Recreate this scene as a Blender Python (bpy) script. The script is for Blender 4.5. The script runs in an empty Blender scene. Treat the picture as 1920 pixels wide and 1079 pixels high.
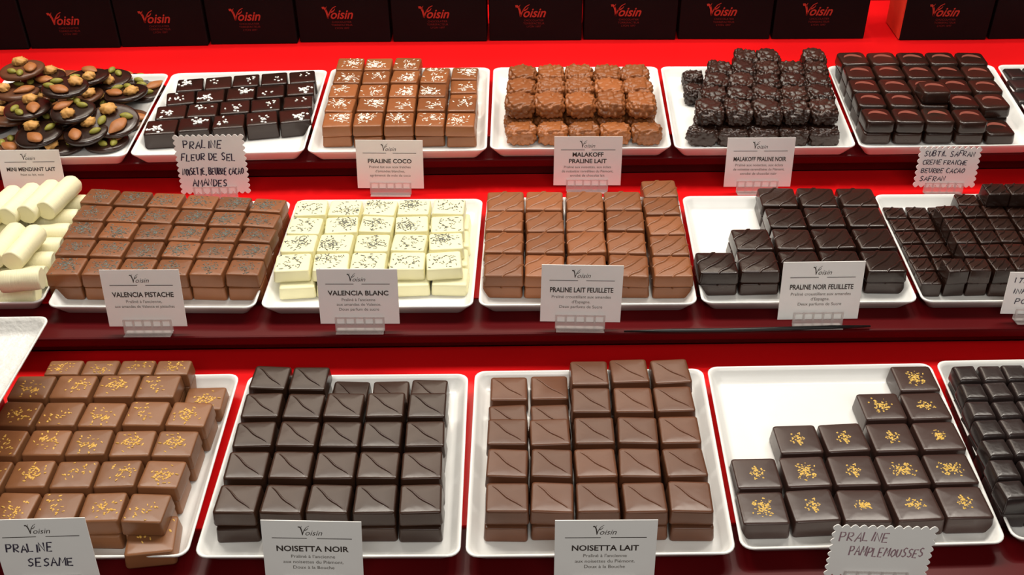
import bpy, bmesh, math, random
from mathutils import Vector, Matrix, noise
random.seed(7)
scene = bpy.context.scene
C = scene.collection
scene.view_settings.view_transform = 'Standard'

# ------------------------------------------------------------------ camera
FPX = 2050.0
TH = math.radians(36); PHI = 0.011
CAM = Vector((0, 0, 0.5837))
Fv = Vector((0, math.cos(TH), -math.sin(TH)))
U0 = Vector((0, math.sin(TH), math.cos(TH))); R0 = Vector((1, 0, 0))
Uv = U0 * math.cos(PHI) + R0 * math.sin(PHI)
Rv = R0 * math.cos(PHI) - U0 * math.sin(PHI)
cd = bpy.data.cameras.new('camera'); cam = bpy.data.objects.new('camera', cd); C.objects.link(cam)
cd.sensor_width = 36; cd.lens = FPX / 1920 * 36; cd.clip_start = 0.01
m = Matrix((Rv, Uv, -Fv)).transposed().to_4x4(); m.translation = CAM
cam.matrix_world = m
scene.camera = cam

def ray(px, py):
    return Fv + Rv * ((px - 960) / FPX) + Uv * ((539.5 - py) / FPX)
def bp(px, py, z):                     # the spot of a horizontal surface seen at a pixel of the photo
    d = ray(px, py); t = (z - CAM.z) / d.z
    return CAM + d * t

# heights of the three shelf levels
S1, S2, S3 = 0.0, 0.028, 0.055
RIM = 0.014

# ------------------------------------------------------------------ materials
def mat(name, col, rough=.5, spec=.5, var=0, bump=0, bscale=300, coat=0, metal=0, alpha=1, mottle=0, mscale=90):
    M = bpy.data.materials.new(name); M.use_nodes = True
    nt = M.node_tree; p = nt.nodes['Principled BSDF']
    p.inputs['Roughness'].default_value = rough
    p.inputs['Specular IOR Level'].default_value = spec
    p.inputs['Coat Weight'].default_value = coat
    p.inputs['Metallic'].default_value = metal
    p.inputs['Alpha'].default_value = alpha
    tc = nt.nodes.new('ShaderNodeTexCoord')
    rgb = nt.nodes.new('ShaderNodeRGB'); rgb.outputs[0].default_value = (*col, 1)
    out = rgb.outputs[0]
    if var:
        oi = nt.nodes.new('ShaderNodeObjectInfo')
        ma = nt.nodes.new('ShaderNodeMath'); ma.operation = 'MULTIPLY_ADD'
        nt.links.new(oi.outputs['Random'], ma.inputs[0]); ma.inputs[1].default_value = 2 * var; ma.inputs[2].default_value = 1 - var
        hs = nt.nodes.new('ShaderNodeHueSaturation')
        nt.links.new(out, hs.inputs['Color']); nt.links.new(ma.outputs[0], hs.inputs['Value']); out = hs.outputs[0]
    if mottle:
        nz = nt.nodes.new('ShaderNodeTexNoise'); nz.inputs['Scale'].default_value = mscale
        nt.links.new(tc.outputs['Object'], nz.inputs['Vector'])
        mb = nt.nodes.new('ShaderNodeMath'); mb.operation = 'MULTIPLY_ADD'
        nt.links.new(nz.outputs['Fac'], mb.inputs[0]); mb.inputs[1].default_value = 2 * mottle; mb.inputs[2].default_value = 1 - mottle
        h2 = nt.nodes.new('ShaderNodeHueSaturation')
        nt.links.new(out, h2.inputs['Color']); nt.links.new(mb.outputs[0], h2.inputs['Value']); out = h2.outputs[0]
    nt.links.new(out, p.inputs['Base Color'])
    if bump:
        n2 = nt.nodes.new('ShaderNodeTexNoise'); n2.inputs['Scale'].default_value = bscale
        nt.links.new(tc.outputs['Object'], n2.inputs['Vector'])
        bn = nt.nodes.new('ShaderNodeBump'); bn.inputs['Strength'].default_value = bump; bn.inputs['Distance'].default_value = .001
        nt.links.new(n2.outputs['Fac'], bn.inputs['Height']); nt.links.new(bn.outputs[0], p.inputs['Normal'])
    return M

M = {}
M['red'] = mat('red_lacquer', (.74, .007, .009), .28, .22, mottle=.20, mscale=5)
M['maroon'] = mat('maroon_shaded_red', (.085, .0013, .0028), .32, .16, mottle=.3, mscale=8)  # red darkened to maroon: shade under the trays put into the colour
M['wall'] = mat('red_wall', (.65, .007, .010), .5, .2, mottle=.1, mscale=5)
M['floor'] = mat('grey_floor', (.18, .17, .16), .6, .3, mottle=.15, mscale=4)
M['tray'] = mat('white_glazed_tray', (.86, .86, .84), .18, .5, mottle=.02)
M['tray_rough'] = mat('white_embossed_tray', (.80, .79, .76), .3, .5, bump=1.0, bscale=220, mottle=.12, mscale=160)
M['card'] = mat('card_paper', (.95, .945, .93), .8, .2, mottle=.02)
M['ink'] = mat('grey_print', (.055, .042, .036), .7, .2, mottle=.1)
M['inklight'] = mat('pale_grey_print', (.20, .18, .16), .7, .2, mottle=.1)
M['pen'] = mat('dark_pen', (.06, .05, .08), .6, .2, mottle=.1)
M['penlight'] = mat('mauve_pen', (.36, .22, .26), .6, .2, mottle=.1)
M['clear'] = mat('clear_plastic', (.78, .72, .70), .1, .5, alpha=.34, mottle=.05)
M['boxblack'] = mat('black_cardboard', (.0055, .0043, .0047), .6, .13, mottle=.3, mscale=30)
M['logored'] = mat('red_print', (.42, .045, .028), .5, .2, mottle=.1)
M['logodim'] = mat('dim_red_print', (.14, .020, .016), .5, .2, mottle=.1)
M['boxred'] = mat('red_cardboard', (.80, .06, .03), .5, .2, mottle=.1)
M['cable'] = mat('black_rubber', (.006, .006, .006), .4, .4, mottle=.1)
BU = dict(bump=.22, bscale=85)
M['milk'] = mat('milk_chocolate', (.255, .088, .030), .30, .42, var=.22, mottle=.12, **BU)
M['milkpist'] = mat('milk_chocolate_dull', (.205, .074, .028), .33, .42, var=.22, mottle=.14, **BU)
M['milkgold'] = mat('milk_chocolate_light', (.220, .090, .037), .34, .42, var=.14, mottle=.10, **BU)
M['milkdeep'] = mat('milk_chocolate_deep', (.122, .046, .022), .30, .42, var=.17, mottle=.12, **BU)
M['milkbar'] = mat('milk_chocolate_bar', (.245, .086, .032), .30, .42, var=.22, mottle=.12, **BU)
M['milknub'] = mat('milk_chocolate_nubbly', (.27, .088, .026), .33, .42, var=.22, mottle=.2, mscale=200)
M['dark'] = mat('dark_chocolate', (.024, .0092, .0060), .24, .52, var=.25, mottle=.12, **BU)
M['darknut'] = mat('dark_chocolate_brown', (.038, .0165, .0095), .28, .45, var=.2, mottle=.12, **BU)
M['darknub'] = mat('dark_chocolate_nubbly', (.029, .0115, .0075), .30, .5, var=.25, mottle=.2, mscale=200)
M['darkgold'] = mat('dark_chocolate_satin', (.046, .022, .0175), .29, .55, var=.14, mottle=.08, **BU)
M['darkgrey'] = mat('dark_chocolate_greyish', (.026, .0165, .0155), .26, .6, var=.25, mottle=.12, **BU)
M['white'] = mat('white_chocolate', (.87, .83, .53), .42, .4, var=.04, mottle=.04, **BU)
M['cream'] = mat('cream_chocolate', (.87, .82, .55), .45, .4, var=.05, mottle=.06, bump=.35, bscale=80)
M['gold'] = mat('golden_sesame', (.74, .44, .09), .5, .4, mottle=.3, mscale=400)
M['goldleaf'] = mat('gold_flakes', (.66, .41, .06), .42, .5, mottle=.35, mscale=400)
M['salt'] = mat('salt_white', (.90, .89, .86), .4, .5, mottle=.05)
M['coco'] = mat('coconut_white', (.92, .89, .80), .6, .3, mottle=.05)
M['seed'] = mat('grey_green_sprinkles', (.120, .130, .112), .5, .4, mottle=.8, mscale=500)
M['swirl'] = mat('red_brown_print', (.22, .06, .042), .45, .3, mottle=.1)
M['almond'] = mat('almond_skin', (.36, .13, .038), .45, .4, mottle=.3, mscale=300)
M['hazel'] = mat('roasted_hazelnut', (.60, .31, .09), .5, .35, mottle=.45, mscale=250)
M['pista'] = mat('pistachio_green', (.26, .235, .035), .5, .35, mottle=.4, mscale=300)

# ------------------------------------------------------------------ object helpers
def put(name, me, parent=None, loc=None, label=None, cat=None, group=None, kind=None):
    o = bpy.data.objects.new(name, me); C.objects.link(o)
    if loc is not None: o.location = loc
    if parent is not None: o.parent = parent
    if label: o['label'] = label
    if cat: o['category'] = cat
    if group: o['group'] = group
    if kind: o['kind'] = kind
    return o
def to_mesh(bm, name, material, smooth=True):
    bmesh.ops.recalc_face_normals(bm, faces=bm.faces)
    me = bpy.data.meshes.new(name); bm.to_mesh(me); bm.free()
    for p in me.polygons: p.use_smooth = smooth
    me.materials.append(material)
    return me
def rrect(w, d, r, n=4):
    pts = []; r = min(r, w / 2 * .98, d / 2 * .98)
    for cx, cy, a0 in ((w/2-r, d/2-r, 0), (-w/2+r, d/2-r, 90), (-w/2+r, -d/2+r, 180), (w/2-r, -d/2+r, 270)):
        for i in range(n + 1):
            a = math.radians(a0 + 90 * i / n)
            pts.append((cx + r * math.cos(a), cy + r * math.sin(a)))
    return pts
def loft(bm, loops, cap0=True, cap1=True):
    L = [[bm.verts.new(p) for p in lp] for lp in loops]
    n = len(L[0])
    for a, b in zip(L[:-1], L[1:]):
        for i in range(n):
            j = (i + 1) % n
            bm.faces.new((a[i], a[j], b[j], b[i]))
    if cap0: bm.faces.new(list(reversed(L[0])))
    if cap1: bm.faces.new(L[-1])
    return L
def box(bm, x0, x1, y0, y1, z0, z1):
    v = [bm.verts.new(p) for p in ((x0,y0,z0),(x1,y0,z0),(x1,y1,z0),(x0,y1,z0),(x0,y0,z1),(x1,y0,z1),(x1,y1,z1),(x0,y1,z1))]
    for f in ((0,3,2,1),(4,5,6,7),(0,1,5,4),(1,2,6,5),(2,3,7,6),(3,0,4,7)): bm.faces.new([v[i] for i in f])
def bevel_all(bm, w, seg=2):
    bmesh.ops.bevel(bm, geom=list(bm.edges), offset=w, segments=seg, affect='EDGES', profile=.5)

# ------------------------------------------------------------------ setting
bm = bmesh.new(); box(bm, -1.6, 1.6, -.6, 1.6, -.87, -.85); put('floor', to_mesh(bm, 'floor', M['floor'], False), kind='structure')
bm = bmesh.new(); box(bm, -1.1, 1.1, 1.352, 1.38, -.85, .30); put('wall_back', to_mesh(bm, 'wall_back', M['wall'], False), kind='structure')

stand = put('display_counter', None, loc=(0, .9, -.85), label='glossy red three-tier display counter carrying all the chocolate trays', cat='display counter')
def part(name, boxes, material, bev=.0015, parent=stand):
    bm = bmesh.new()
    for b in boxes: box(bm, *b)
    bmesh.ops.translate(bm, verts=bm.verts, vec=(0, -.9, .85))
    bevel_all(bm, bev)
    return put(name, to_mesh(bm, name, material, False), parent)
XW = .95
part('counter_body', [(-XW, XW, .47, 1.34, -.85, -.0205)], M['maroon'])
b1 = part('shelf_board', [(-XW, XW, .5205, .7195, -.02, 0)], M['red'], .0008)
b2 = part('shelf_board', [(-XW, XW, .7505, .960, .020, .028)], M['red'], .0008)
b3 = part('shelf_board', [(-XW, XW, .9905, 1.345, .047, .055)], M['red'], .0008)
part('shaded_edge', [(-XW, XW, .448, .520, -.02, 0)], M['maroon'], .003, b1)  # added front strips, maroon colour stands in for shade below the trays
part('shaded_edge', [(-XW, XW, .700, .750, .019, .028)], M['maroon'], .002, b2)
part('shaded_edge', [(-XW, XW, .942, .990, .046, .055)], M['maroon'], .0015, b3)
part('riser', [(-XW, XW, .7200, .735, .0, .0188)], M['maroon'], .0005)  # riser red carries its shade in the maroon colour
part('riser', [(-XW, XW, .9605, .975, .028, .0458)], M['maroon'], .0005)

# ------------------------------------------------------------------ trays
def tray(S, quad, label, group, rough=False):
    P = [bp(x, y, S + RIM) for x, y in quad]         # back-left, back-right, front-right, front-left
    c = (P[0] + P[1] + P[2] + P[3]) / 4
    w = ((P[1]-P[0]).length + (P[2]-P[3]).length) / 2; d = ((P[0]-P[3]).length + (P[1]-P[2]).length) / 2
    def warp(x, y):
        u = x / w + .5; v = y / d + .5
        q = P[3]*(1-u)*(1-v) + P[2]*u*(1-v) + P[1]*u*v + P[0]*(1-u)*v
        return q.x - c.x, q.y - c.y
    prof = [(.0105, 0), (.0098, .0006), (.0026, .0104), (.0008, .0127), (.0007, .0137), (.0013, RIM), (.0024, .0137), (.0040, .0112), (.0078, .0050), (.0096, .0035), (.0122, .0030), (.03, .0030)]
    loops = []
    for ins, z in prof:
        loops.append([(*warp(x, y), z) for x, y in rrect(w - 2*ins, d - 2*ins, max(.0085 - ins*.35, .004), 5)])
    bm = bmesh.new(); loft(bm, loops)
    put('serving_tray', to_mesh(bm, 'serving_tray', M['tray_rough' if rough else 'tray']), None, (c.x, c.y, S + .0001), label, 'tray', group)
GT = 'white trays on the top shelf'; GM = 'white trays on the middle shelf'; GB = 'white trays on the bottom shelf'
tray(S3, [(12,143),(319,137),(236,293),(-112,300)], 'white tray holding the nut-studded chocolate discs', GT)
tray(S3, [(323,137),(616,130),(570,285),(240,292)], 'white tray under the salt-sprinkled dark chocolates', GT)
tray(S3, [(621,128),(920,126),(914,282),(573,286)], 'white tray under the coconut-topped milk chocolates', GT)
tray(S3, [(924,126),(1233,124),(1261,278),(917,280)], 'white tray under the knobbly milk chocolates', GT)
tray(S3, [(1237,124),(1545,124),(1608,276),(1264,279)], 'white tray under the knobbly dark chocolates', GT)
tray(S3, [(1549,123),(1862,121),(1957,272),(1612,277)], 'white tray under the swirl-marked dark chocolates', GT)
tray(S3, [(1867,121),(2180,118),(2300,268),(1962,272)], 'white tray cut by the right frame edge on the top shelf', GT)
tray(S2, [(-190,375),(183,373),(79,568),(-330,574)], 'white tray holding the white chocolate logs', GM)
tray(S2, [(190,378),(548,376),(478,578),(84,576)], 'white tray under milk chocolates with grey-green sprinkles', GM)
tray(S2, [(556,374),(907,372),(888,576),(485,578)], 'white tray under the sprinkled white chocolate squares', GM)
tray(S2, [(912,370),(1273,368),(1310,571),(895,574)], 'white tray under the ridged milk chocolate squares', GM)
tray(S2, [(1277,367),(1632,365),(1725,567),(1315,569)], 'half-emptied white tray with ridged dark chocolates', GM)
tray(S2, [(1636,364),(2000,362),(2150,564),(1730,567)], 'white tray under the small rippled dark chocolates', GM)
tray(S1, [(38,706),(452,700),(352,1045),(-155,1050)], 'white tray under the sesame-topped milk chocolates', GB)
tray(S1, [(466,703),(880,700),(865,1045),(360,1047)], 'white tray under the dark squares with one diagonal line', GB)
tray(S1, [(889,695),(1319,690),(1383,1040),(870,1046)], 'white tray under the milk squares with one diagonal line', GB)
tray(S1, [(1323,687),(1745,680),(1892,1020),(1388,1032)], 'half-emptied white tray with gold-flecked dark chocolates', GB)
tray(S1, [(1751,676),(2190,668),(2420,1005),(1899,1014)], 'white tray at right frame edge under small greyish chocolates', GB)
ZR = .060
tray(ZR, [(-330,598),(97,592),(-105,935),(-640,945)], 'empty embossed white tray raised at the left frame edge', GB, True)
pb = bp(-240, 770, ZR)
bm = bmesh.new(); box(bm, -.06, .06, -.06, .06, 0, ZR - .0002); bevel_all(bm, .002)
put('display_block', to_mesh(bm, 'display_block', M['red'], False), None, (pb.x, pb.y, .0001), 'red block lifting the empty white tray at left', 'display block')

# ------------------------------------------------------------------ chocolate meshes
W0 = .030
def choc_bm(h, r=.0024, soft=.52, w=W0, d=W0):
    s = soft
    prof = [(.0010, 0), (.0002, .0006), (0, .002), (.0004, .5*h), (.0008, h-.0032*s), (.0013*s+.0002, h-.0018*s), (.0026*s, h-.0007*s), (.0052*s, h-.0001), (.0095, h)]
    bm = bmesh.new()
    loft(bm, [[(x, y, z) for x, y in rrect(w-2*i, d-2*i, max(r-i*.3, .0010), 4)] for i, z in prof])
    return bm
def ridge(bm, p0, p1, w, hgt, z):
    p0 = Vector((*p0, 0)); p1 = Vector((*p1, 0)); t = (p1-p0); n = Vector((-t.y, t.x, 0)).normalized()
    N = 8; rows = []
    for i in range(N + 1):
        f = i / N; k = math.sin(math.pi * min(max(f, .02), .98)) ** .4
        e = abs(f - .5) * 2
        zz = z - .0008 * max(0, e - .72) / .28
        c = p0 + t * f + n * .0006 * math.sin(f * 9)
        rows.append([bm.verts.new(c + n * a * w / 2 * k + Vector((0, 0, zz + b))) for a, b in ((-1, -.0006), (-.45, hgt*.8*k), (0, hgt*k), (.45, hgt*.8*k), (1, -.0006))])
    for a, b in zip(rows[:-1], rows[1:]):
        for i in range(4): bm.faces.new((a[i], a[i+1], b[i+1], b[i]))
def shards(n, zt, material, spread, size, gauss=True, ctr=(0, 0), name='topping'):
    bm = bmesh.new()
    for _ in range(n):
        if gauss: x = random.gauss(ctr[0], spread); y = random.gauss(ctr[1], spread)
        else: x = random.uniform(-spread, spread); y = random.uniform(-spread, spread)
        x = max(-.0118, min(.0118, x)); y = max(-.0118, min(.0118, y))
        a = random.uniform(0, math.pi)
        l, w, t = [s * random.uniform(.7, 1.35) for s in size]
        mt = Matrix.Translation((x, y, zt + t * .35)) @ Matrix.Rotation(a, 4, 'Z') @ Matrix.Rotation(random.uniform(-.25, .25), 4, 'Y') @ Matrix.Diagonal((l, w, t, 1))
        bmesh.ops.create_icosphere(bm, subdivisions=1, radius=.5, matrix=mt)
    return to_mesh(bm, name, material, False)
def nub(h, seed, material):
    bm = bmesh.new(); bmesh.ops.create_cube(bm, size=2)
    bmesh.ops.subdivide_edges(bm, edges=list(bm.edges), cuts=21, use_grid_fill=True)
    off = Vector((seed * 7.3, seed * 3.1, seed * 5.7))
    for v in bm.verts:
        p = v.co.copy(); k = 3.6
        l = (abs(p.x)**k + abs(p.y)**k + abs(p.z)**k) ** (1/k); p = p / l
        q = Vector((p.x * .0163, p.y * .0166, p.z * h/2))
        d = noise.voronoi(q * 215 + off)[0][0]
        nn = noise.noise(q * 120 + off)
        q -= p.normalized() * (min(d, .9) ** 1.5 * .0042 + nn * .0014 - .0003)
        q.z = max(-h/2, min(h/2, q.z * 1.18))
        v.co = q + Vector((0, 0, h/2))
    return to_mesh(bm, 'nubbly', material)

def kind(name, h, bodies, topname=None, tops=None): return dict(name=name, h=h, bodies=bodies, topname=topname, tops=tops)
K = {}
hs = .0170
K['salt'] = kind('salted_chocolate', hs, [to_mesh(choc_bm(hs), 'salted_body', M['dark'])], 'sea_salt',
    [shards(n, hs-.0003, M['salt'], .0038, (.0032, .0023, .0015), ctr=(random.uniform(-.004,.004), random.uniform(-.004,.004)), name='sea_salt') for n in (16, 9, 22, 12, 5)])
hc = .0116
K['coco'] = kind('coconut_chocolate', hc, [to_mesh(choc_bm(hc), 'coconut_body', M['milk'])], 'coconut_flakes',
    [shards(n, hc-.0003, M['coco'], .0050, (.0040, .0010, .0009), ctr=(random.uniform(-.003,.003), random.uniform(-.003,.003)), name='coconut_flakes') for n in (32, 44, 26, 56)])
hn = .0170
K['nubm'] = kind('nubbly_chocolate', hn, [nub(hn, i, M['milknub']) for i in (1, 2, 3, 4)])
K['nubd'] = kind('nubbly_chocolate', hn, [nub(hn, i, M['darknub']) for i in (5, 6, 7, 8)])
hf = .0122
def saff():
    bm = bmesh.new()
    prof = [(.0010, 0), (.0002, .001), (0, .003), (.0004, hf-.004), (.0007, hf-.0012), (.0013, hf-.0004), (.0026, hf-.0001), (.0062, hf)]
    loft(bm, [[(x, y, z) for x, y in rrect(W0-2*i, W0-2*i, .0052-i*.3, 6)] for i, z in prof])
    return to_mesh(bm, 'swirl_body', M['dark'])
def crescent():
    bm = bmesh.new(); a = []; b = []; N = 20
    for i in range(N + 1):
        f = i / N; an = math.radians(0 + 175 * f); wd = .0056 * math.sin(math.pi * f ** .8) ** .8 + .0001
        ro = .0098; ri = ro - wd
        a.append(bm.verts.new((ro*math.cos(an), ro*math.sin(an)*.9, hf+.0001))); b.append(bm.verts.new((ri*math.cos(an), ri*math.sin(an)*.9, hf+.0001)))
    for i in range(N): bm.faces.new((a[i], a[i+1], b[i+1], b[i]))
    return to_mesh(bm, 'swirl_mark', M['swirl'])
K['saff'] = kind('swirl_chocolate', hf, [saff()], 'swirl_mark', [crescent()])
hp = .0130; hb = .0115; hr = .0115; hd = .0118
K['pist'] = kind('sprinkled_milk_chocolate', hp, [to_mesh(choc_bm(hp), 'sprinkled_milk_body', M['milkpist'])], 'grey_green_sprinkles',
    [shards(n, hp-.0003, M['seed'], .0052, (.0032, .0009, .0007), ctr=(random.uniform(-.002,.002), random.uniform(-.002,.002)), name='grey_green_sprinkles') for n in (80, 60, 110, 76)])
K['blanc'] = kind('sprinkled_white_chocolate', hb, [to_mesh(choc_bm(hb), 'sprinkled_white_body', M['white'])], 'grey_green_sprinkles',
    [shards(n, hb-.0003, M['seed'], .0054, (.0037, .0010, .0007), ctr=(random.uniform(-.005,.005), random.uniform(-.005,.005)), name='grey_green_sprinkles') for n in (50, 72, 38, 60, 86)])
def ridged(material, n, hh, slope):
    bm = choc_bm(hh)
    if n == 1: ridge(bm, (-.0118, .0118), (.0118, -.0118), .0024, .0009, hh)
    else:
        for o in (-.0068, 0, .0068):
            l = .0128 - abs(o) * .72
            ridge(bm, (-l + o, -l - o), (l + o, l - o), .0040, .0011, hh)
    return to_mesh(bm, 'ridged_body', material)
K['feum'] = kind('ridged_milk_chocolate', hr, [ridged(M['milkbar'], 3, hr, 1)])
K['feud'] = kind('ridged_dark_chocolate', hd, [ridged(M['dark'], 3, hd, 1)])
ht = .0129
K['ripp'] = kind('rippled_dark_chocolate', .0135, [ridged(M['dark'], 3, .0135, 1)])
K['sesa'] = kind('sesame_chocolate', ht, [to_mesh(choc_bm(ht), 'sesame_body', M['milkgold'])], 'sesame_crumbs',
    [shards(n, ht-.0003, M['gold'], .0046, (.0026, .0013, .0009), ctr=(random.uniform(-.003,.003), random.uniform(-.003,.003)), name='sesame_crumbs') for n in (28, 36, 20, 46, 32)])
K['noir'] = kind('lined_dark_chocolate', ht, [ridged(M['darknut'], 1, ht, -1)])
K['lait'] = kind('lined_milk_chocolate', ht, [ridged(M['milkdeep'], 1, ht, -1)])
hg = .0150
K['gold'] = kind('gold_flecked_chocolate', hg, [to_mesh(choc_bm(hg), 'gold_flecked_body', M['darkgold'])], 'gold_flakes',
    [shards(n, hg-.0003, M['goldleaf'], s, (.0021, .0013, .0005), name='gold_flakes') for n, s in ((56, .0022), (84, .0034), (44, .0026), (66, .0030))])
K['grey'] = kind('plain_dark_chocolate', .0140, [to_mesh(choc_bm(.0140, soft=.9), 'plain_dark_body', M['darkgrey'])])

ORD = ['', 'second ', 'third ', 'fourth ', 'fifth ', 'sixth ', 'seventh ', 'eighth ', 'ninth ', 'tenth ', 'eleventh ', 'twelfth ']
def nth(i, side): return ('%smost' % side) if i == 0 else '%sfrom %s' % (ORD[i], side)
def rowname(r, n):
    k = n - 1 - r
    return 'front row' if k == 0 else ('back row' if r == 0 else ORD[k] + 'row from front')

def piece(k, loc, ang, sx, sy, label, group, topping, tilt=(0, 0)):
    o = put(k['name'], random.choice(k['bodies']), None, loc, label, 'chocolate', group)
    o.rotation_euler = (tilt[0], tilt[1], ang); o.scale = (sx, sy, 1)
    if topping and k['tops']:
        t = put(k['topname'], random.choice(k['tops']), o)
        if k['topname'] != 'swirl_mark': t.rotation_euler = (0, 0, random.choice((0, .5, 1, 1.5)) * math.pi)
    return o
def stack(kn, S, quad, nr, nc, desc, group, top=None, low=None, side='left', nl=2, fx=.965, fy=.95, jit=.05, lowdy=0, lowdx=0):
    k = K[kn]; h = k['h']; z0 = S + .0033
    top = top or ['1' * nc] * nr; low = low or ['1' * nc] * nr
    P = [bp(x, y, z0 + nl * h) for x, y in quad]
    def B(u, v): return (P[0]*(1-u) + P[1]*u) * (1-v) + (P[3]*(1-u) + P[2]*u) * v
    for lv in range(nl):
        for r in range(nr):
            cells = [c for c in range(nc) if (top[r][c] == '1' or (low[r][c] == '1' and lv < nl - 1 and nl > 1))]
            order = cells if side == 'left' else cells[::-1]
            for c in cells:
                ctr = B((c+.5)/nc, (r+.5)/nr); dx = B((c+1)/nc, (r+.5)/nr) - B(c/nc, (r+.5)/nr); dy = B((c+.5)/nc, r/nr) - B((c+.5)/nc, (r+1)/nr)
                ang = math.atan2(dx.y, dx.x) + random.uniform(-jit, jit)
                sx = dx.length * fx / W0; sy = dy.length * fy / W0
                last = (lv == nl - 1) or (lv == nl - 2 and top[r][c] != '1')
                lay = '' if nl == 1 else (', top layer' if lv == nl - 1 else ', bottom layer')
                who = '' if nc == 1 else ', ' + nth(order.index(c), side)
                lab = '%s%s, %s%s' % (desc, who, rowname(r, nr), lay)
                tl = (random.uniform(-.018, .018), random.uniform(-.018, .018)) if lv == nl - 1 and nl > 1 else (0, 0)
                ox, oy = (lowdx, lowdy) if lv < nl - 1 else (0, 0)
                piece(k, (ctr.x + ox + random.uniform(-.0006, .0006), ctr.y + oy + random.uniform(-.0008, .0008), z0 + lv * (h + .0001)), ang, sx, sy, lab, group, last, tl)
def single(kn, S, px, py, lv, size, label, group, ang=0):
    k = K[kn]; z = S + .0033 + lv * (k['h'] + .0001) + .0003
    p = bp(px, py, z + k['h'])
    piece(k, (p.x, p.y, z), ang, size / W0, size / W0, label, group, True)

# ---- top shelf
stack('salt', S3, [(338,148),(594,130),(582,226),(258,255)], 4, 5, 'salt-sprinkled dark chocolate square', 'salted dark chocolates', nl=1, fx=.98, fy=.97, jit=.07)
stack('coco', S3, [(632,108),(898,107),(893,238),(600,239)], 5, 5, 'coconut-topped milk chocolate square', 'coconut milk chocolates',
      top=['11100', '11110', '11110', '11111', '11111'])
gm = 'knobbly milk chocolates'
stack('nubm', S3, [(955,119),(1215,119),(1234,196),(944,197)], 3, 5, 'knobbly milk chocolate block', gm, fx=.97, fy=1.04)
k4 = K['nubm']
for c in range(5):
    p = bp(977 + c * 59, 236, S3 + .0033 + hn)
    piece(k4, (p.x, p.y, S3 + .0033), random.uniform(-.05, .05), .98, .82, 'knobbly milk chocolate block, %s, lying before the upper layer' % nth(c, 'left'), gm, False)
gd = 'knobbly dark chocolates'
stack('nubd', S3, [(1337,89),(1545,89),(1574,208),(1302,210)], 5, 5, 'knobbly dark chocolate block', gd, fx=1.0, fy=1.05, jit=.09,
      top=['01101', '11111', '11111', '11111', '11111'])
for i, (px, py) in enumerate(((1300, 137), (1303, 163))):
    single('nubd', S3, px, py, 0, .022, 'knobbly dark chocolate block, alone at far left, %s one' % ('rear', 'nearer')[i], gd)
for c in range(5):
    p = bp(1318 + c * 57, 240, S3 + .0033 + hn)
    piece(K['nubd'], (p.x, p.y, S3 + .0033), random.uniform(-.05, .05), 1.0, .6, 'knobbly dark chocolate block, %s, lying before the upper layer' % nth(c, 'left'), gd, False)
stack('saff', S3, [(1568,97),(1842,97),(1912,232),(1622,230)], 5, 5, 'dark chocolate square with red swirl', 'swirl-marked dark chocolates',
      top=['11111', '11111', '11111', '11111', '11110'])
single('saff', S3, 1752, 163, 2, .029, 'dark chocolate square with red swirl, alone on the highest layer', 'swirl-marked dark chocolates')
stack('grey', S3, [(1884,126),(1990,124),(2030,190),(1906,192)], 3, 3, 'plain dark chocolate at frame edge', 'plain dark chocolates top right', nl=1)
# ---- middle shelf
stack('pist', S2, [(163,352),(538,374),(487,518),(82,517)], 5, 6, 'milk chocolate with grey-green sprinkles', 'sprinkled milk chocolates')
stack('blanc', S2, [(558,374),(874,371),(868,506),(506,512)], 4, 5, 'white chocolate square with dark sprinkles', 'sprinkled white chocolates', fx=.965, fy=.94, jit=.08, lowdy=-.0075, lowdx=.0045)
stack('feum', S2, [(912,358),(1204,357),(1221,520),(903,520)], 4, 4, 'ridged milk chocolate square', 'ridged milk chocolates', fx=.975, fy=.965)
stack('feum', S2, [(1200,337),(1268,335),(1304,520),(1224,520)], 5, 1, 'ridged milk chocolate square in the rightmost column', 'ridged milk chocolates', fx=.96, fy=.965)
stack('feud', S2, [(1272,352),(1635,350),(1706,511),(1310,515)], 4, 5, 'ridged dark chocolate square', 'ridged dark chocolates',
      top=['00111', '00111', '01111', '11111'], low=['00111', '00111', '01111', '11111'], fx=.965, fy=.95)
stack('ripp', S2, [(1657,364),(1997,360),(2078,506),(1735,510)], 6, 8, 'small rippled dark chocolate', 'rippled dark chocolates',
      top=['00011111', '00111111', '00111111', '00111111', '00111111', '01111111'], fx=.955, jit=.08)
for i in range(3):
    single('ripp', S2, 1868 + i * 42, 354, 2, .0205, 'small rippled dark chocolate, %s on the highest layer' % nth(i, 'left'), 'rippled dark chocolates')
# ---- bottom shelf
gs = 'sesame milk chocolates'
stack('sesa', S1, [(32,700),(428,700),(300,985),(-115,985)], 5, 5, 'sesame-topped milk chocolate square', gs, side='right',
      top=['11110', '11111', '11111', '11111', '11111'], fy=.90)
for c in range(4):
    p = bp(120 + c * 68, 690, S1 + .0033 + 2 * ht)
    piece(K['sesa'], (p.x, p.y, S1 + .0036 + ht), 0, .94, .62, 'narrow sesame-topped milk chocolate, %s, tucked behind the back row' % nth(c, 'left'), gs, True)
    piece(K['sesa'], (p.x, p.y, S1 + .0033), 0, .94, .62, 'narrow sesame-topped milk chocolate, %s, underneath the tucked row' % nth(c, 'left'), gs, False)
single('sesa', S1, 284, 1004, 0, .034, 'sesame-topped milk chocolate lying alone at the front right corner', gs, .12)
stack('noir', S1, [(476,684),(842,682),(830,968),(393,968)], 5, 5, 'dark chocolate square with diagonal line', 'lined dark chocolates',
      top=['11000', '11111', '11111', '11111', '11111'], fy=.90, lowdy=-.0025)
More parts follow.
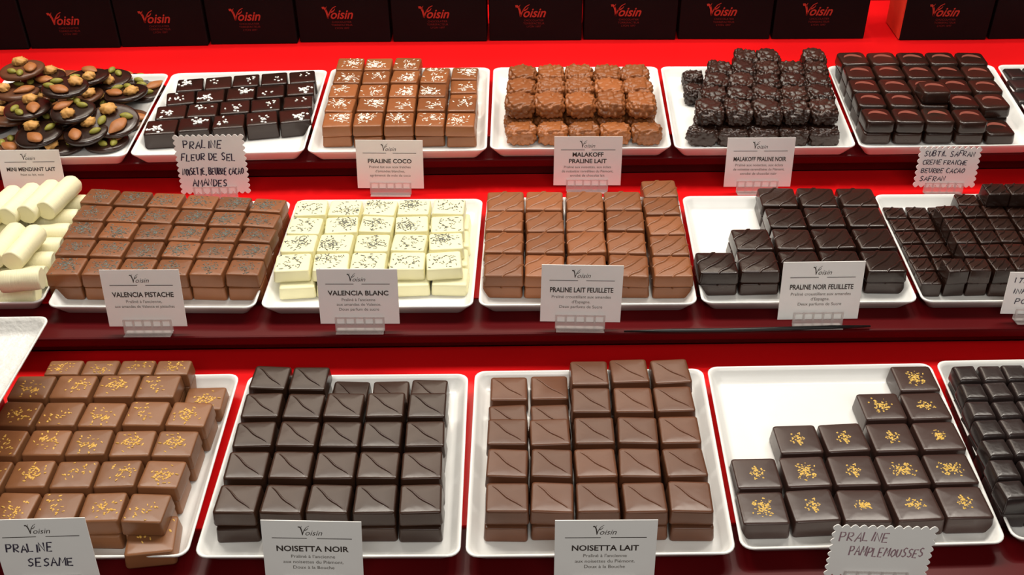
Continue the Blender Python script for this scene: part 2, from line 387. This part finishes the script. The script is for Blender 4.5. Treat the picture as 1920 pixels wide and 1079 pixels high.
stack('lait', S1, [(918,678),(1290,668),(1345,966),(904,966)], 5, 5, 'milk chocolate square with diagonal line', 'lined milk chocolates',
      top=['00111', '00111', '11111', '11111', '11111'], fy=.90, lowdy=-.0025)
stack('gold', S1, [(1345,690),(1745,682),(1872,976),(1388,986)], 5, 5, 'gold-flecked dark chocolate square', 'gold-flecked dark chocolates',
      top=['00001', '00011', '01111', '11111', '11111'], nl=1)
stack('grey', S1, [(1785,684),(1965,680),(2100,935),(1885,940)], 7, 4, 'small plain greyish dark chocolate', 'plain dark chocolates bottom right')

# ---- white chocolate logs
def log_mesh():
    bm = bmesh.new(); N = 18; R = .0096; L = .5; loops = []
    for x, r in ((-L, .0080), (-L+.012, .0090), (-L+.05, .0094), (-.25, R), (0, .0092), (.2, .0097), (L-.05, .0094), (L-.012, .0090), (L, .0080)):
        loops.append([(x, r*math.cos(2*math.pi*i/N)*(1+.04*math.sin(i*2.1+x*7)), r*math.sin(2*math.pi*i/N)*(1+.04*math.cos(i*1.7+x*5))) for i in range(N)])
    loft(bm, loops)
    return to_mesh(bm, 'log', M['cream'])
LOG = log_mesh()
def log(a, b, label):
    p = bp(a[0], a[1], S2 + a[2]); q = bp(b[0], b[1], S2 + b[2]); d = q - p
    o = put('white_chocolate_log', LOG, None, (p+q)/2, label, 'chocolate', 'white chocolate logs')
    o.rotation_mode = 'QUATERNION'; o.rotation_quaternion = Vector((1, 0, 0)).rotation_difference(d.normalized())
    o.scale = (d.length, 1, 1)
zl = .0131
for i, (x1, y) in enumerate(((165,384),(150,411),(135,438),(120,465),(104,492),(88,519),(72,546))):
    for j in range(2):
        log((x1 - 84 - j*92, y + 4, zl), (x1 - j*92, y, zl), 'plain white chocolate log, %s, %s column of the bottom layer' % (rowname(i, 7), ('right', 'left')[j]))
zu = .0326
log((84,397,zu), (138,344,zu), 'plain white chocolate log laid diagonally on top, farthest right at back')
log((48,404,zu), (102,351,zu), 'plain white chocolate log laid diagonally on top, second from right at back')
log((12,409,zu), (66,357,zu), 'plain white chocolate log laid diagonally on top, third from right at back')
log((-24,414,zu), (30,362,zu), 'plain white chocolate log laid diagonally on top, cut by left edge at back')
log((22,492,zu), (70,436,zu), 'plain white chocolate log laid diagonally on top, middle of its tray')
log((-14,488,zu), (34,432,zu), 'plain white chocolate log laid diagonally on top, left of the middle one')
log((2,529,zu), (80,522,zu), 'plain white chocolate log lying level on top nearest the front')

# ---- nut-studded discs
def disc_mesh(material):
    bm = bmesh.new(); N = 32; loops = []
    for r, z in ((.0205, 0), (.0222, .0008), (.0228, .0024), (.0222, .0042), (.0205, .0050), (.015, .0052)):
        loops.append([(r*math.cos(2*math.pi*i/N)*(1+.03*math.sin(3*i/N*6.28)), r*math.sin(2*math.pi*i/N)*(1+.03*math.cos(2*i/N*6.28)), z) for i in range(N)])
    loft(bm, loops)
    return to_mesh(bm, 'disc', material)
def nut_mesh(kind_):
    bm = bmesh.new(); bmesh.ops.create_icosphere(bm, subdivisions=3, radius=1)
    for v in bm.verts:
        x, y, z = v.co
        if kind_ == 'almond':
            t = 1 - .55 * max(0, x) - .15 * max(0, -x); v.co = (x*.0118, y*.0068*t, z*.0034*t + .0024)
        elif kind_ == 'hazelnut':
            n = noise.noise(Vector((x, y, z)) * 2.6) * .45; v.co = (x*.0070*(1+n), y*.0064*(1+n), z*.0046*(1+n) + .0032)
        else:
            t = 1 - .3 * x * x; v.co = (x*.0064, y*.0036*t, z*.0028*t + .0018)
    return to_mesh(bm, kind_, M[{'almond': 'almond', 'hazelnut': 'hazel', 'pistachio': 'pista'}[kind_]])
DISC = {'dark': disc_mesh(M['dark']), 'milk': disc_mesh(M['milkdeep'])}
NUT = {n: nut_mesh(n) for n in ('almond', 'hazelnut', 'pistachio')}
PAT = [[('almond', .011, 20), ('hazelnut', .011, 140), ('pistachio', .011, 265), ('pistachio', .014, 315)],
       [('hazelnut', .012, 60), ('almond', .011, 200), ('pistachio', .012, 320)],
       [('pistachio', .010, 10), ('almond', .0115, 110), ('pistachio', .012, 190), ('hazelnut', .012, 290)]]
def mendiant(px, py, z, tone, label, tilt=(0, 0), s=1):
    p = bp(px, py, S3 + z + .005)
    o = put('mendiant', DISC[tone], None, (p.x, p.y, S3 + z), label, 'chocolate disc', 'nut-studded chocolate discs')
    s *= random.uniform(.95, 1.06)
    o.rotation_euler = (tilt[0], tilt[1], random.uniform(0, 6.28) if tilt == (0, 0) else 0); o.scale = (s, s, 1)
    rot = random.uniform(0, 360)
    for n, r, a in random.choice(PAT):
        t = put(n, NUT[n], o, (r*math.cos(math.radians(a+rot)), r*math.sin(math.radians(a+rot)), .0048))
        t.rotation_euler = (0, 0, random.uniform(0, 6.28))
layers = [
 ('bottom', .0034, [[(75,158),(160,155),(242,152)], [(25,192),(112,192),(198,188),(272,168)], [(-15,230),(75,230),(160,230),(238,222)], [(30,268),(116,268),(200,262)]]),
 ('second', .0162, [[(120,148),(205,145)], [(60,178),(150,178),(235,172)], [(20,214),(108,214)], [(72,248),(160,245)]]),
 ('third', .0290, [[(80,145),(162,142)], [(30,168)], [(50,200),(135,205)]]),
 ('top', .0418, [[(40,128),(120,160)]]),
]
for ln, z, rows in layers:
    for r, row in enumerate(rows):
        for c, (px, py) in enumerate(row):
            tone = 'dark' if (px * 7 + py * 3) % 5 in (0, 1, 3) else 'milk'
            if ln == 'top' and px == 120: tone = 'dark'
            rn = rowname(r, len(rows)) if len(rows) > 1 else 'highest row'
            mendiant(px, py, z + .0002, tone, '%s chocolate disc with nuts, %s, %s, %s layer' % (tone, nth(c, 'left'), rn, ln), (random.uniform(-.06, .12), random.uniform(-.09, .09)) if ln != 'bottom' else (0, 0), .98)
mendiant(212, 222, .020, 'dark', 'dark chocolate disc with nuts propped up facing forward at right', (.30, .12), 1.1)

# ------------------------------------------------------------------ writing
_cache = {}
def text_mesh(body, bold=0, shear=0):
    key = (body, bold, shear)
    if key in _cache: return _cache[key]
    cu = bpy.data.curves.new('t', 'FONT'); cu.body = body; cu.size = 1; cu.offset = bold; cu.shear = shear; cu.align_x = 'CENTER'; cu.resolution_u = 3
    o = bpy.data.objects.new('t', cu); C.objects.link(o)
    bpy.context.view_layer.update()
    me = bpy.data.meshes.new_from_object(o.evaluated_get(bpy.context.evaluated_depsgraph_get()))
    bpy.data.objects.remove(o)
    _cache[key] = me
    return me
def add_text(bm, body, cx, cy, size, maxw=None, bold=0, shear=0, fit=False, z=.0006):
    me = text_mesh(body, bold, shear)
    if not me.vertices: return
    xs = [v.co.x for v in me.vertices]; w = max(xs) - min(xs); mid = (max(xs) + min(xs)) / 2
    sx = size
    if maxw and (w * size > maxw or fit): sx = maxw / w
    n0 = len(bm.verts); bm.from_mesh(me); bm.verts.ensure_lookup_table()
    for v in bm.verts[n0:]: v.co = Vector(((v.co.x - mid) * sx + cx, v.co.y * size + cy, z))
def ribbon(bm, pts, w, z=.0006, w1=None):
    n = len(pts); prev = None
    for i, p in enumerate(pts):
        a = Vector((*pts[max(i-1, 0)], 0)); b = Vector((*pts[min(i+1, n-1)], 0)); t = b - a
        nn = Vector((-t.y, t.x, 0)).normalized() if t.length > 1e-9 else Vector((0, 1, 0))
        ww = (w + (w1 - w) * i / max(n-1, 1)) if w1 is not None else w
        c = Vector((*p, z)); cur = (bm.verts.new(c + nn*ww/2), bm.verts.new(c - nn*ww/2))
        if prev: bm.faces.new((prev[0], prev[1], cur[1], cur[0]))
        prev = cur
def logo(bm, cx, cy, h, z=.0006, brush=False):
    k = 1.35 if brush else 1.0; up = .86 if brush else 1.0     # the boxes carry a bolder, brushier cut of the same mark
    def T(pts): return [(cx + x*h, cy + y*h*up) for x, y in pts]
    ribbon(bm, T([(-1.30,.98),(-1.18,1.02),(-1.05,.88),(-.97,.6),(-.92,.25),(-.90,0)]), .15*h*k, z, .09*h*k)
    ribbon(bm, T([(-.92,0),(-.82,.35),(-.68,.68),(-.48,.98),(-.20,1.16)]), .08*h*k, z, .04*h*k)
    ribbon(bm, T([(-.72,.60),(-.55,.62),(-.38,.76),(-.30,.92)]), .11*h*k, z, .03*h)
    ribbon(bm, T([(-1.02,.80),(-1.0,1.02),(-.92,1.15)]), .06*h*k, z, .02*h)
    if brush: add_text(bm, 'oisin', cx + .20*h, cy - .02*h, 1.04*h, 1.78*h, .018, .36, fit=True, z=z)
    else: add_text(bm, 'oisin', cx + .22*h, cy - .02*h, .92*h, None, -.004, .32, z=z)

G = {'A': [[(0,0),(.3,1),(.6,0)],[(.12,.4),(.5,.4)]], 'B': [[(0,0),(0,1),(.4,.95),(.45,.75),(.3,.55),(0,.52)],[(.3,.55),(.52,.3),(.4,.03),(0,0)]],
 'C': [[(.55,.85),(.3,1),(.05,.7),(.05,.3),(.3,0),(.55,.12)]], 'D': [[(0,0),(0,1),(.35,.9),(.55,.5),(.35,.08),(0,0)]],
 'E': [[(.5,1),(0,1),(0,0),(.5,0)],[(0,.5),(.4,.5)]], 'F': [[(.5,1),(0,1),(0,0)],[(0,.52),(.4,.52)]], 'H': [[(0,0),(0,1)],[(.5,0),(.5,1)],[(0,.5),(.5,.5)]],
 'I': [[(.15,0),(.15,1)]], 'L': [[(0,1),(0,0),(.48,0)]], 'M': [[(0,0),(.08,1),(.33,.35),(.58,1),(.66,0)]], 'N': [[(0,0),(0,1),(.5,0),(.5,1)]],
 'O': [[(.3,1),(.05,.75),(.03,.3),(.28,0),(.52,.25),(.52,.75),(.3,1)]], 'P': [[(0,0),(0,1),(.42,.95),(.5,.72),(.36,.5),(0,.46)]],
 'R': [[(0,0),(0,1),(.42,.95),(.48,.72),(.34,.52),(0,.48),(.5,0)]], 'S': [[(.5,.88),(.28,1),(.06,.8),(.16,.56),(.42,.42),(.48,.18),(.25,0),(.02,.12)]],
 'T': [[(0,1),(.56,1)],[(.28,1),(.28,0)]], 'U': [[(0,1),(.03,.25),(.25,0),(.48,.25),(.5,1)]], 'V': [[(0,1),(.28,0),(.56,1)]], ',': [[(.12,.08),(.05,-.18)]]}
ADV = {' ': .42, ',': .35, 'I': .42, 'M': .86}
def hand(bm, body, x0, y0, w, h, lw):
    tot = sum(ADV.get(c, .74) for c in body); sx = w / tot; x = 0
    for ch in body:
        j = random.uniform(-.10, .10); s = random.uniform(.9, 1.12); sl = random.uniform(.04, .24)
        for st in G.get(ch, []):
            ribbon(bm, [(x0 + (x + px + sl*py) * sx, y0 + (py*s + j) * h) for px, py in st], lw)
        x += ADV.get(ch, .74)

def card(S, quad, label, lean=9, title=None, small=None, lines=None, zig=False, with_logo=True, pen='pen', titlesize=.105, hold_w=.6):
    TL, TR, BR, BL = quad
    bx, by = (BL[0] + BR[0]) / 2, (BL[1] + BR[1]) / 2
    o = bp(bx, by, S + .0066); l = math.radians(lean)
    X = Vector((1, 0, 0)); Y = Vector((0, math.sin(l), math.cos(l))); Z = X.cross(Y)
    def loc(p):
        d = ray(*p); t = (o - CAM).dot(Z) / d.dot(Z); q = CAM + d * t - o
        return Vector((q.dot(X), q.dot(Y)))
    a, b, c, d = loc(TL), loc(TR), loc(BR), loc(BL)
    e = ((b - a) + (c - d)); ang = math.atan2(e.y, e.x)
    w = ((b - a).length + (c - d).length) / 2; h = ((a - d).length + (b - c).length) / 2
    root = put('price_card', None, None, None, label, 'price card', 'price cards in front of the trays')
    Mx = Matrix((X, Y, Z)).transposed().to_4x4() @ Matrix.Rotation(ang, 4, 'Z'); Mx.translation = o
    root.matrix_world = Mx
    # paper
    bm = bmesh.new(); out = []
    if zig:                                  # scalloped edge all round
        n1 = max(6, round(w / .0056)); n2 = max(5, round(h / .0056)); zz = .0023; q = 6
        def wave(i, n): return zz * (1 - abs(math.sin(math.pi * n * i)))
        for i in range(n1*q): f = i/(n1*q); out.append((-w/2 + w*f, wave(f, n1)))
        for i in range(n2*q): f = i/(n2*q); out.append((w/2 - wave(f, n2), h*f))
        for i in range(n1*q): f = i/(n1*q); out.append((w/2 - w*f, h - wave(f, n1)))
        for i in range(n2*q): f = i/(n2*q); out.append((-w/2 + wave(f, n2), h - h*f))
        for ci, cc in ((0, (1, 1)), (n1*q, (-1, 1)), (n1*q+n2*q, (-1, -1)), (2*n1*q+n2*q, (1, -1))):
            sx_ = -w/2 if cc[0] > 0 else w/2; sy_ = 0 if cc[1] > 0 else h
            out[ci] = (sx_ + cc[0]*zz*.8, sy_ + cc[1]*zz*.8)
    else:
        out = [(-w/2, 0), (w/2, 0), (w/2, h), (-w/2, h)]
    f = [bm.verts.new((x, y, .0003)) for x, y in out]; g = [bm.verts.new((x, y, -.0003)) for x, y in out]
    bm.faces.new(f); bm.faces.new(g[::-1])
    for i in range(len(out)): j = (i+1) % len(out); bm.faces.new((f[j], f[i], g[i], g[j]))
    put('paper', to_mesh(bm, 'paper', M['card'], False), root)
    if with_logo:
        bm = bmesh.new(); lh = h * .125
        logo(bm, 0, h * .785, lh)
        for s in (-1, 1): ribbon(bm, [(s*w*.05 if s > 0 else -w*.05, h*.735), (s*w*.40, h*.735)], h*.010)
        put('printed_logo', to_mesh(bm, 'printed_logo', M['ink'], False), root)
    if title:
        bm = bmesh.new(); y = h * (.53 if len(title) == 1 else .60)
        for t in title: add_text(bm, t, 0, y, h * titlesize * 1.15, w * .78, .022); y -= h * .135
        put('printed_title', to_mesh(bm, 'printed_title', M['ink'], False), root)
        y += h * .03
        bm = bmesh.new()
        for t in small or []: add_text(bm, t, 0, y, h * .072, w * .76, .002); y -= h * .088
        put('small_print', to_mesh(bm, 'small_print', M['inklight'], False), root)
    if lines:
        bm = bmesh.new()
        for body, x0, y0, ww, hh in lines: hand(bm, body, -w/2 + x0*w, y0*h, ww*w, hh*h, h*.020)
        put('handwriting', to_mesh(bm, 'handwriting', M[pen], False), root)
    # clear comb holder that grips the lower edge and its foot
    bm = bmesh.new(); hw = w * hold_w / 2; hh = h * .13
    nb = 6
    for i in range(nb):
        x = -hw + 2*hw*i/(nb-1); box(bm, x - .0008, x + .0008, -.0055, hh, .0010, .0022)
    box(bm, -hw, hw, -.0058, .0002, -.0030, .0022)
    box(bm, -hw, hw, hh - .001, hh, .0010, .0020)
    box(bm, -hw, hw, -.0062, -.0056, -.0030, .0075)
    put('clear_holder', to_mesh(bm, 'clear_holder', M['clear'], False), root)

sm_a = ['Praliné fait aux noix fraîches', "d'amandes blanches,", 'agrémenté de noix de coco']
sm_b = ['Praliné aux noisettes, aux éclats', 'de noisettes torréfiées du Piémont,', 'enrobé de chocolat lait']
sm_c = ['Praliné aux noisettes, aux éclats', 'de noisettes caramélisées du Piémont,', 'enrobé de chocolat noir']
sm_d = ['Praliné à l\'ancienne,', 'aux amandes de Valence et pistaches']
sm_e = ['Praliné à l\'ancienne', 'aux amandes de Valence.', 'Doux parfum de sucre']
sm_f = ['Praliné croustillant aux amandes', "d'Espagne.", 'Deux parfums de Sucre']
sm_g = ['Praliné à l\'ancienne', 'aux noisettes du Piémont.', 'Doux à la Bouche']
card(S2, [(3,281),(118,283),(128,362),(10,366)], 'printed white card standing below the nut-studded discs', title=['MINI MENDIANT LAIT'], small=['Palet au lait, noix'])
card(S2, [(330,251),(464,254),(471,360),(340,367)], 'scallop-edged handwritten card below the salted dark chocolates', zig=True, with_logo=False,
     lines=[('PRALINE', .14, .78, .55, .12), ('FLEUR DE SEL', .08, .57, .78, .11), ('NOISETTE, BEURRE CACAO', .07, .33, .87, .11), ('AMANDES', .19, .14, .50, .11)])
card(S2, [(667,262),(793,264),(795,353),(671,353)], 'printed white card below the coconut milk chocolates', title=['PRALINE COCO'], small=sm_a)
card(S2, [(1038,256),(1167,257),(1163,347),(1038,348)], 'printed white card with two-line title below the knobbly milk chocolates', title=['MALAKOFF', 'PRALINE LAIT'], small=sm_b)
card(S2, [(1359,259),(1487,258),(1481,350),(1357,350)], 'printed white card below the knobbly dark chocolates', title=['MALAKOFF PRALINE NOIR'], small=sm_c)
card(S2, [(1715,275),(1832,276),(1827,352),(1710,351)], 'scallop-edged handwritten card below the swirl-marked chocolates', zig=True, with_logo=False,
     lines=[('SUBTIL SAFRAN', .09, .77, .82, .12), ('CREME FRAICHE', .09, .56, .72, .11), ('BEURRE CACAO', .09, .36, .70, .11), ('SAFRAN', .09, .16, .42, .11)])
card(S2, [(190,506),(338,507),(352,611),(205,613)], 'printed white card tilted left, before the sprinkled milk chocolates', title=['VALENCIA PISTACHE'], small=sm_d)
card(S2, [(597,505),(748,505),(750,607),(601,607)], 'printed white card before the sprinkled white chocolates', title=['VALENCIA BLANC'], small=sm_e)
card(S2, [(1015,496),(1168,499),(1163,604),(1012,603)], 'printed white card before the ridged milk chocolates', title=['PRALINE LAIT FEUILLETE'], small=sm_f)
card(S2, [(1460,492),(1613,491),(1608,597),(1457,600)], 'printed white card before the ridged dark chocolates', title=['PRALINE NOIR FEUILLETE'], small=sm_f)
card(S2, [(1899,511),(2040,512),(2018,590),(1874,588)], 'handwritten white card cut by the right frame edge', with_logo=False,
     lines=[('ITALIE', .07, .76, .44, .12), ('INFUSION', .09, .50, .54, .12), ('POIVRE', .15, .25, .44, .12)])
card(S1, [(-8,976),(162,972),(196,1090),(8,1096)], 'white card with handwriting under a printed logo, bottom left corner',
     lines=[('PRALINE', .10, .50, .50, .12), ('SESAME', .28, .27, .50, .12)])
card(S1, [(490,975),(678,980),(683,1096),(499,1094)], 'printed white card before the dark squares with diagonal lines', title=['NOISETTA NOIR'], small=sm_g)
card(S1, [(1037,976),(1229,976),(1226,1092),(1038,1094)], 'printed white card before the milk squares with diagonal lines', title=['NOISETTA LAIT'], small=sm_g)
card(S1, [(1550,983),(1746,990),(1737,1084),(1542,1082)], 'scallop-edged handwritten card before the gold-flecked dark chocolates', zig=True, with_logo=False, pen='penlight',
     lines=[('PRALINE', .08, .70, .48, .17), ('PAMPLEMOUSSES', .20, .42, .72, .16)])

# ------------------------------------------------------------------ black boxes along the back
bxs = [((-120,96),(56,93)), ((58,92),(227,90)), ((228,89),(392,86)), ((395,84),(559,82)), ((562,80),(734,79)), ((737,79),(914,78)), ((917,77),(1091,76)),
       ((1093,75),(1267,75)), ((1270,74),(1443,74)), ((1446,74),(1620,73)), ((1685,76),(1849,75)), ((1852,74),(2030,72))]
def stand_up(bm, name, material):
    for v in bm.verts: v.co = Vector((v.co.x, -.0004, v.co.z + v.co.y))
    return to_mesh(bm, name, material, False)
bm = bmesh.new(); logo(bm, 0, .0300, .0150, 0, True)
BL_ = stand_up(bm, 'printed_logo', M['logored'])
bm = bmesh.new()
for t, y in (('CHOCOLATIER', .0244), ('TORREFACTEUR', .0206), ('LYON 1897', .0168)): add_text(bm, t, 0, y, .0034, None, 0, z=0)
BT_ = stand_up(bm, 'small_print', M['logodim'])
for i, (a, b) in enumerate(bxs):
    p = bp(*a, S3); q = bp(*b, S3); c = (p + q) / 2; w = (q - p).length - .0012; d = q - p
    bm = bmesh.new(); box(bm, -w/2, w/2, 0, .055, 0, .095); bevel_all(bm, .0012)
    name = 'red-sided black box with red logo, first after the gap at right' if i == 10 else ('black box with red logo, right of the red-sided box' if i == 11 else 'black box with red logo, %s in the long row at back' % nth(i, 'left'))
    o = put('gift_box', to_mesh(bm, 'gift_box', M['boxblack'], False), None, (c.x, c.y, S3 + .0002), name, 'box', 'black boxes along the back')
    o.rotation_euler = (0, 0, math.atan2(d.y, d.x))
    put('printed_logo', BL_, o, (-.004, 0, 0)); put('small_print', BT_, o, (-.002, 0, 0))
    if i == 10:
        bm = bmesh.new(); box(bm, -w/2 - .0012, -w/2 - .0001, .001, .054, .001, .094)
        put('red_side', to_mesh(bm, 'red_side', M['boxred'], False), o)

# ------------------------------------------------------------------ thin black cord on the middle shelf edge
bm = bmesh.new(); loops = []
pts = [bp(x, y, S2 + .0022) for x, y in ((1170, 622), (1260, 621), (1360, 620), (1480, 617), (1560, 614.5), (1632, 612))]
c0 = pts[0].copy()
for i, p in enumerate(pts):
    r = .0019 if 0 < i < len(pts)-1 else .0008
    loops.append([(p.x - c0.x, p.y - c0.y + r*math.cos(a*math.pi/4), r*math.sin(a*math.pi/4)) for a in range(8)])
loft(bm, loops)
put('cord', to_mesh(bm, 'cord', M['cable']), None, (c0.x, c0.y, S2 + .0022), 'thin black cord lying along the middle red shelf edge', 'cord')

# ------------------------------------------------------------------ light
def area(name, loc, target, sx, sy, power, col, shape='RECTANGLE'):
    l = bpy.data.lights.new(name, 'AREA'); l.shape = shape; l.size = sx; l.energy = power; l.color = col
    if shape == 'RECTANGLE': l.size_y = sy
    o = bpy.data.objects.new(name, l); C.objects.link(o); o.location = loc
    o.rotation_euler = (Vector(target) - Vector(loc)).to_track_quat('-Z', 'Y').to_euler()
area('ceiling_strip_light', (0, 1.10, 1.15), (0, .78, 0), 1.7, .22, 15, (1, .94, .84))
area('rear_sheen_light', (-.2, 1.75, 1.05), (0, .7, 0), 1.5, .20, 6.5, (1, .86, .70))  # unseen light added for a warm sheen on the chocolate tops
area('room_light', (.2, -.8, 1.5), (0, .85, 0), 1.4, .8, 14.5, (1, .96, .90))
for x in (-.75, -.25, .3, .8):
    area('glint_light', (x, 1.35, 1.35), (x*.7, .75, 0), .07, 0, 2.6, (1, .92, .80), 'DISK')  # small round lights added to put glints on the glossy chocolates
w = bpy.data.worlds.new('world'); scene.world = w; w.use_nodes = True
w.node_tree.nodes['Background'].inputs[0].default_value = (1, .86, .72, 1)
w.node_tree.nodes['Background'].inputs[1].default_value = .08
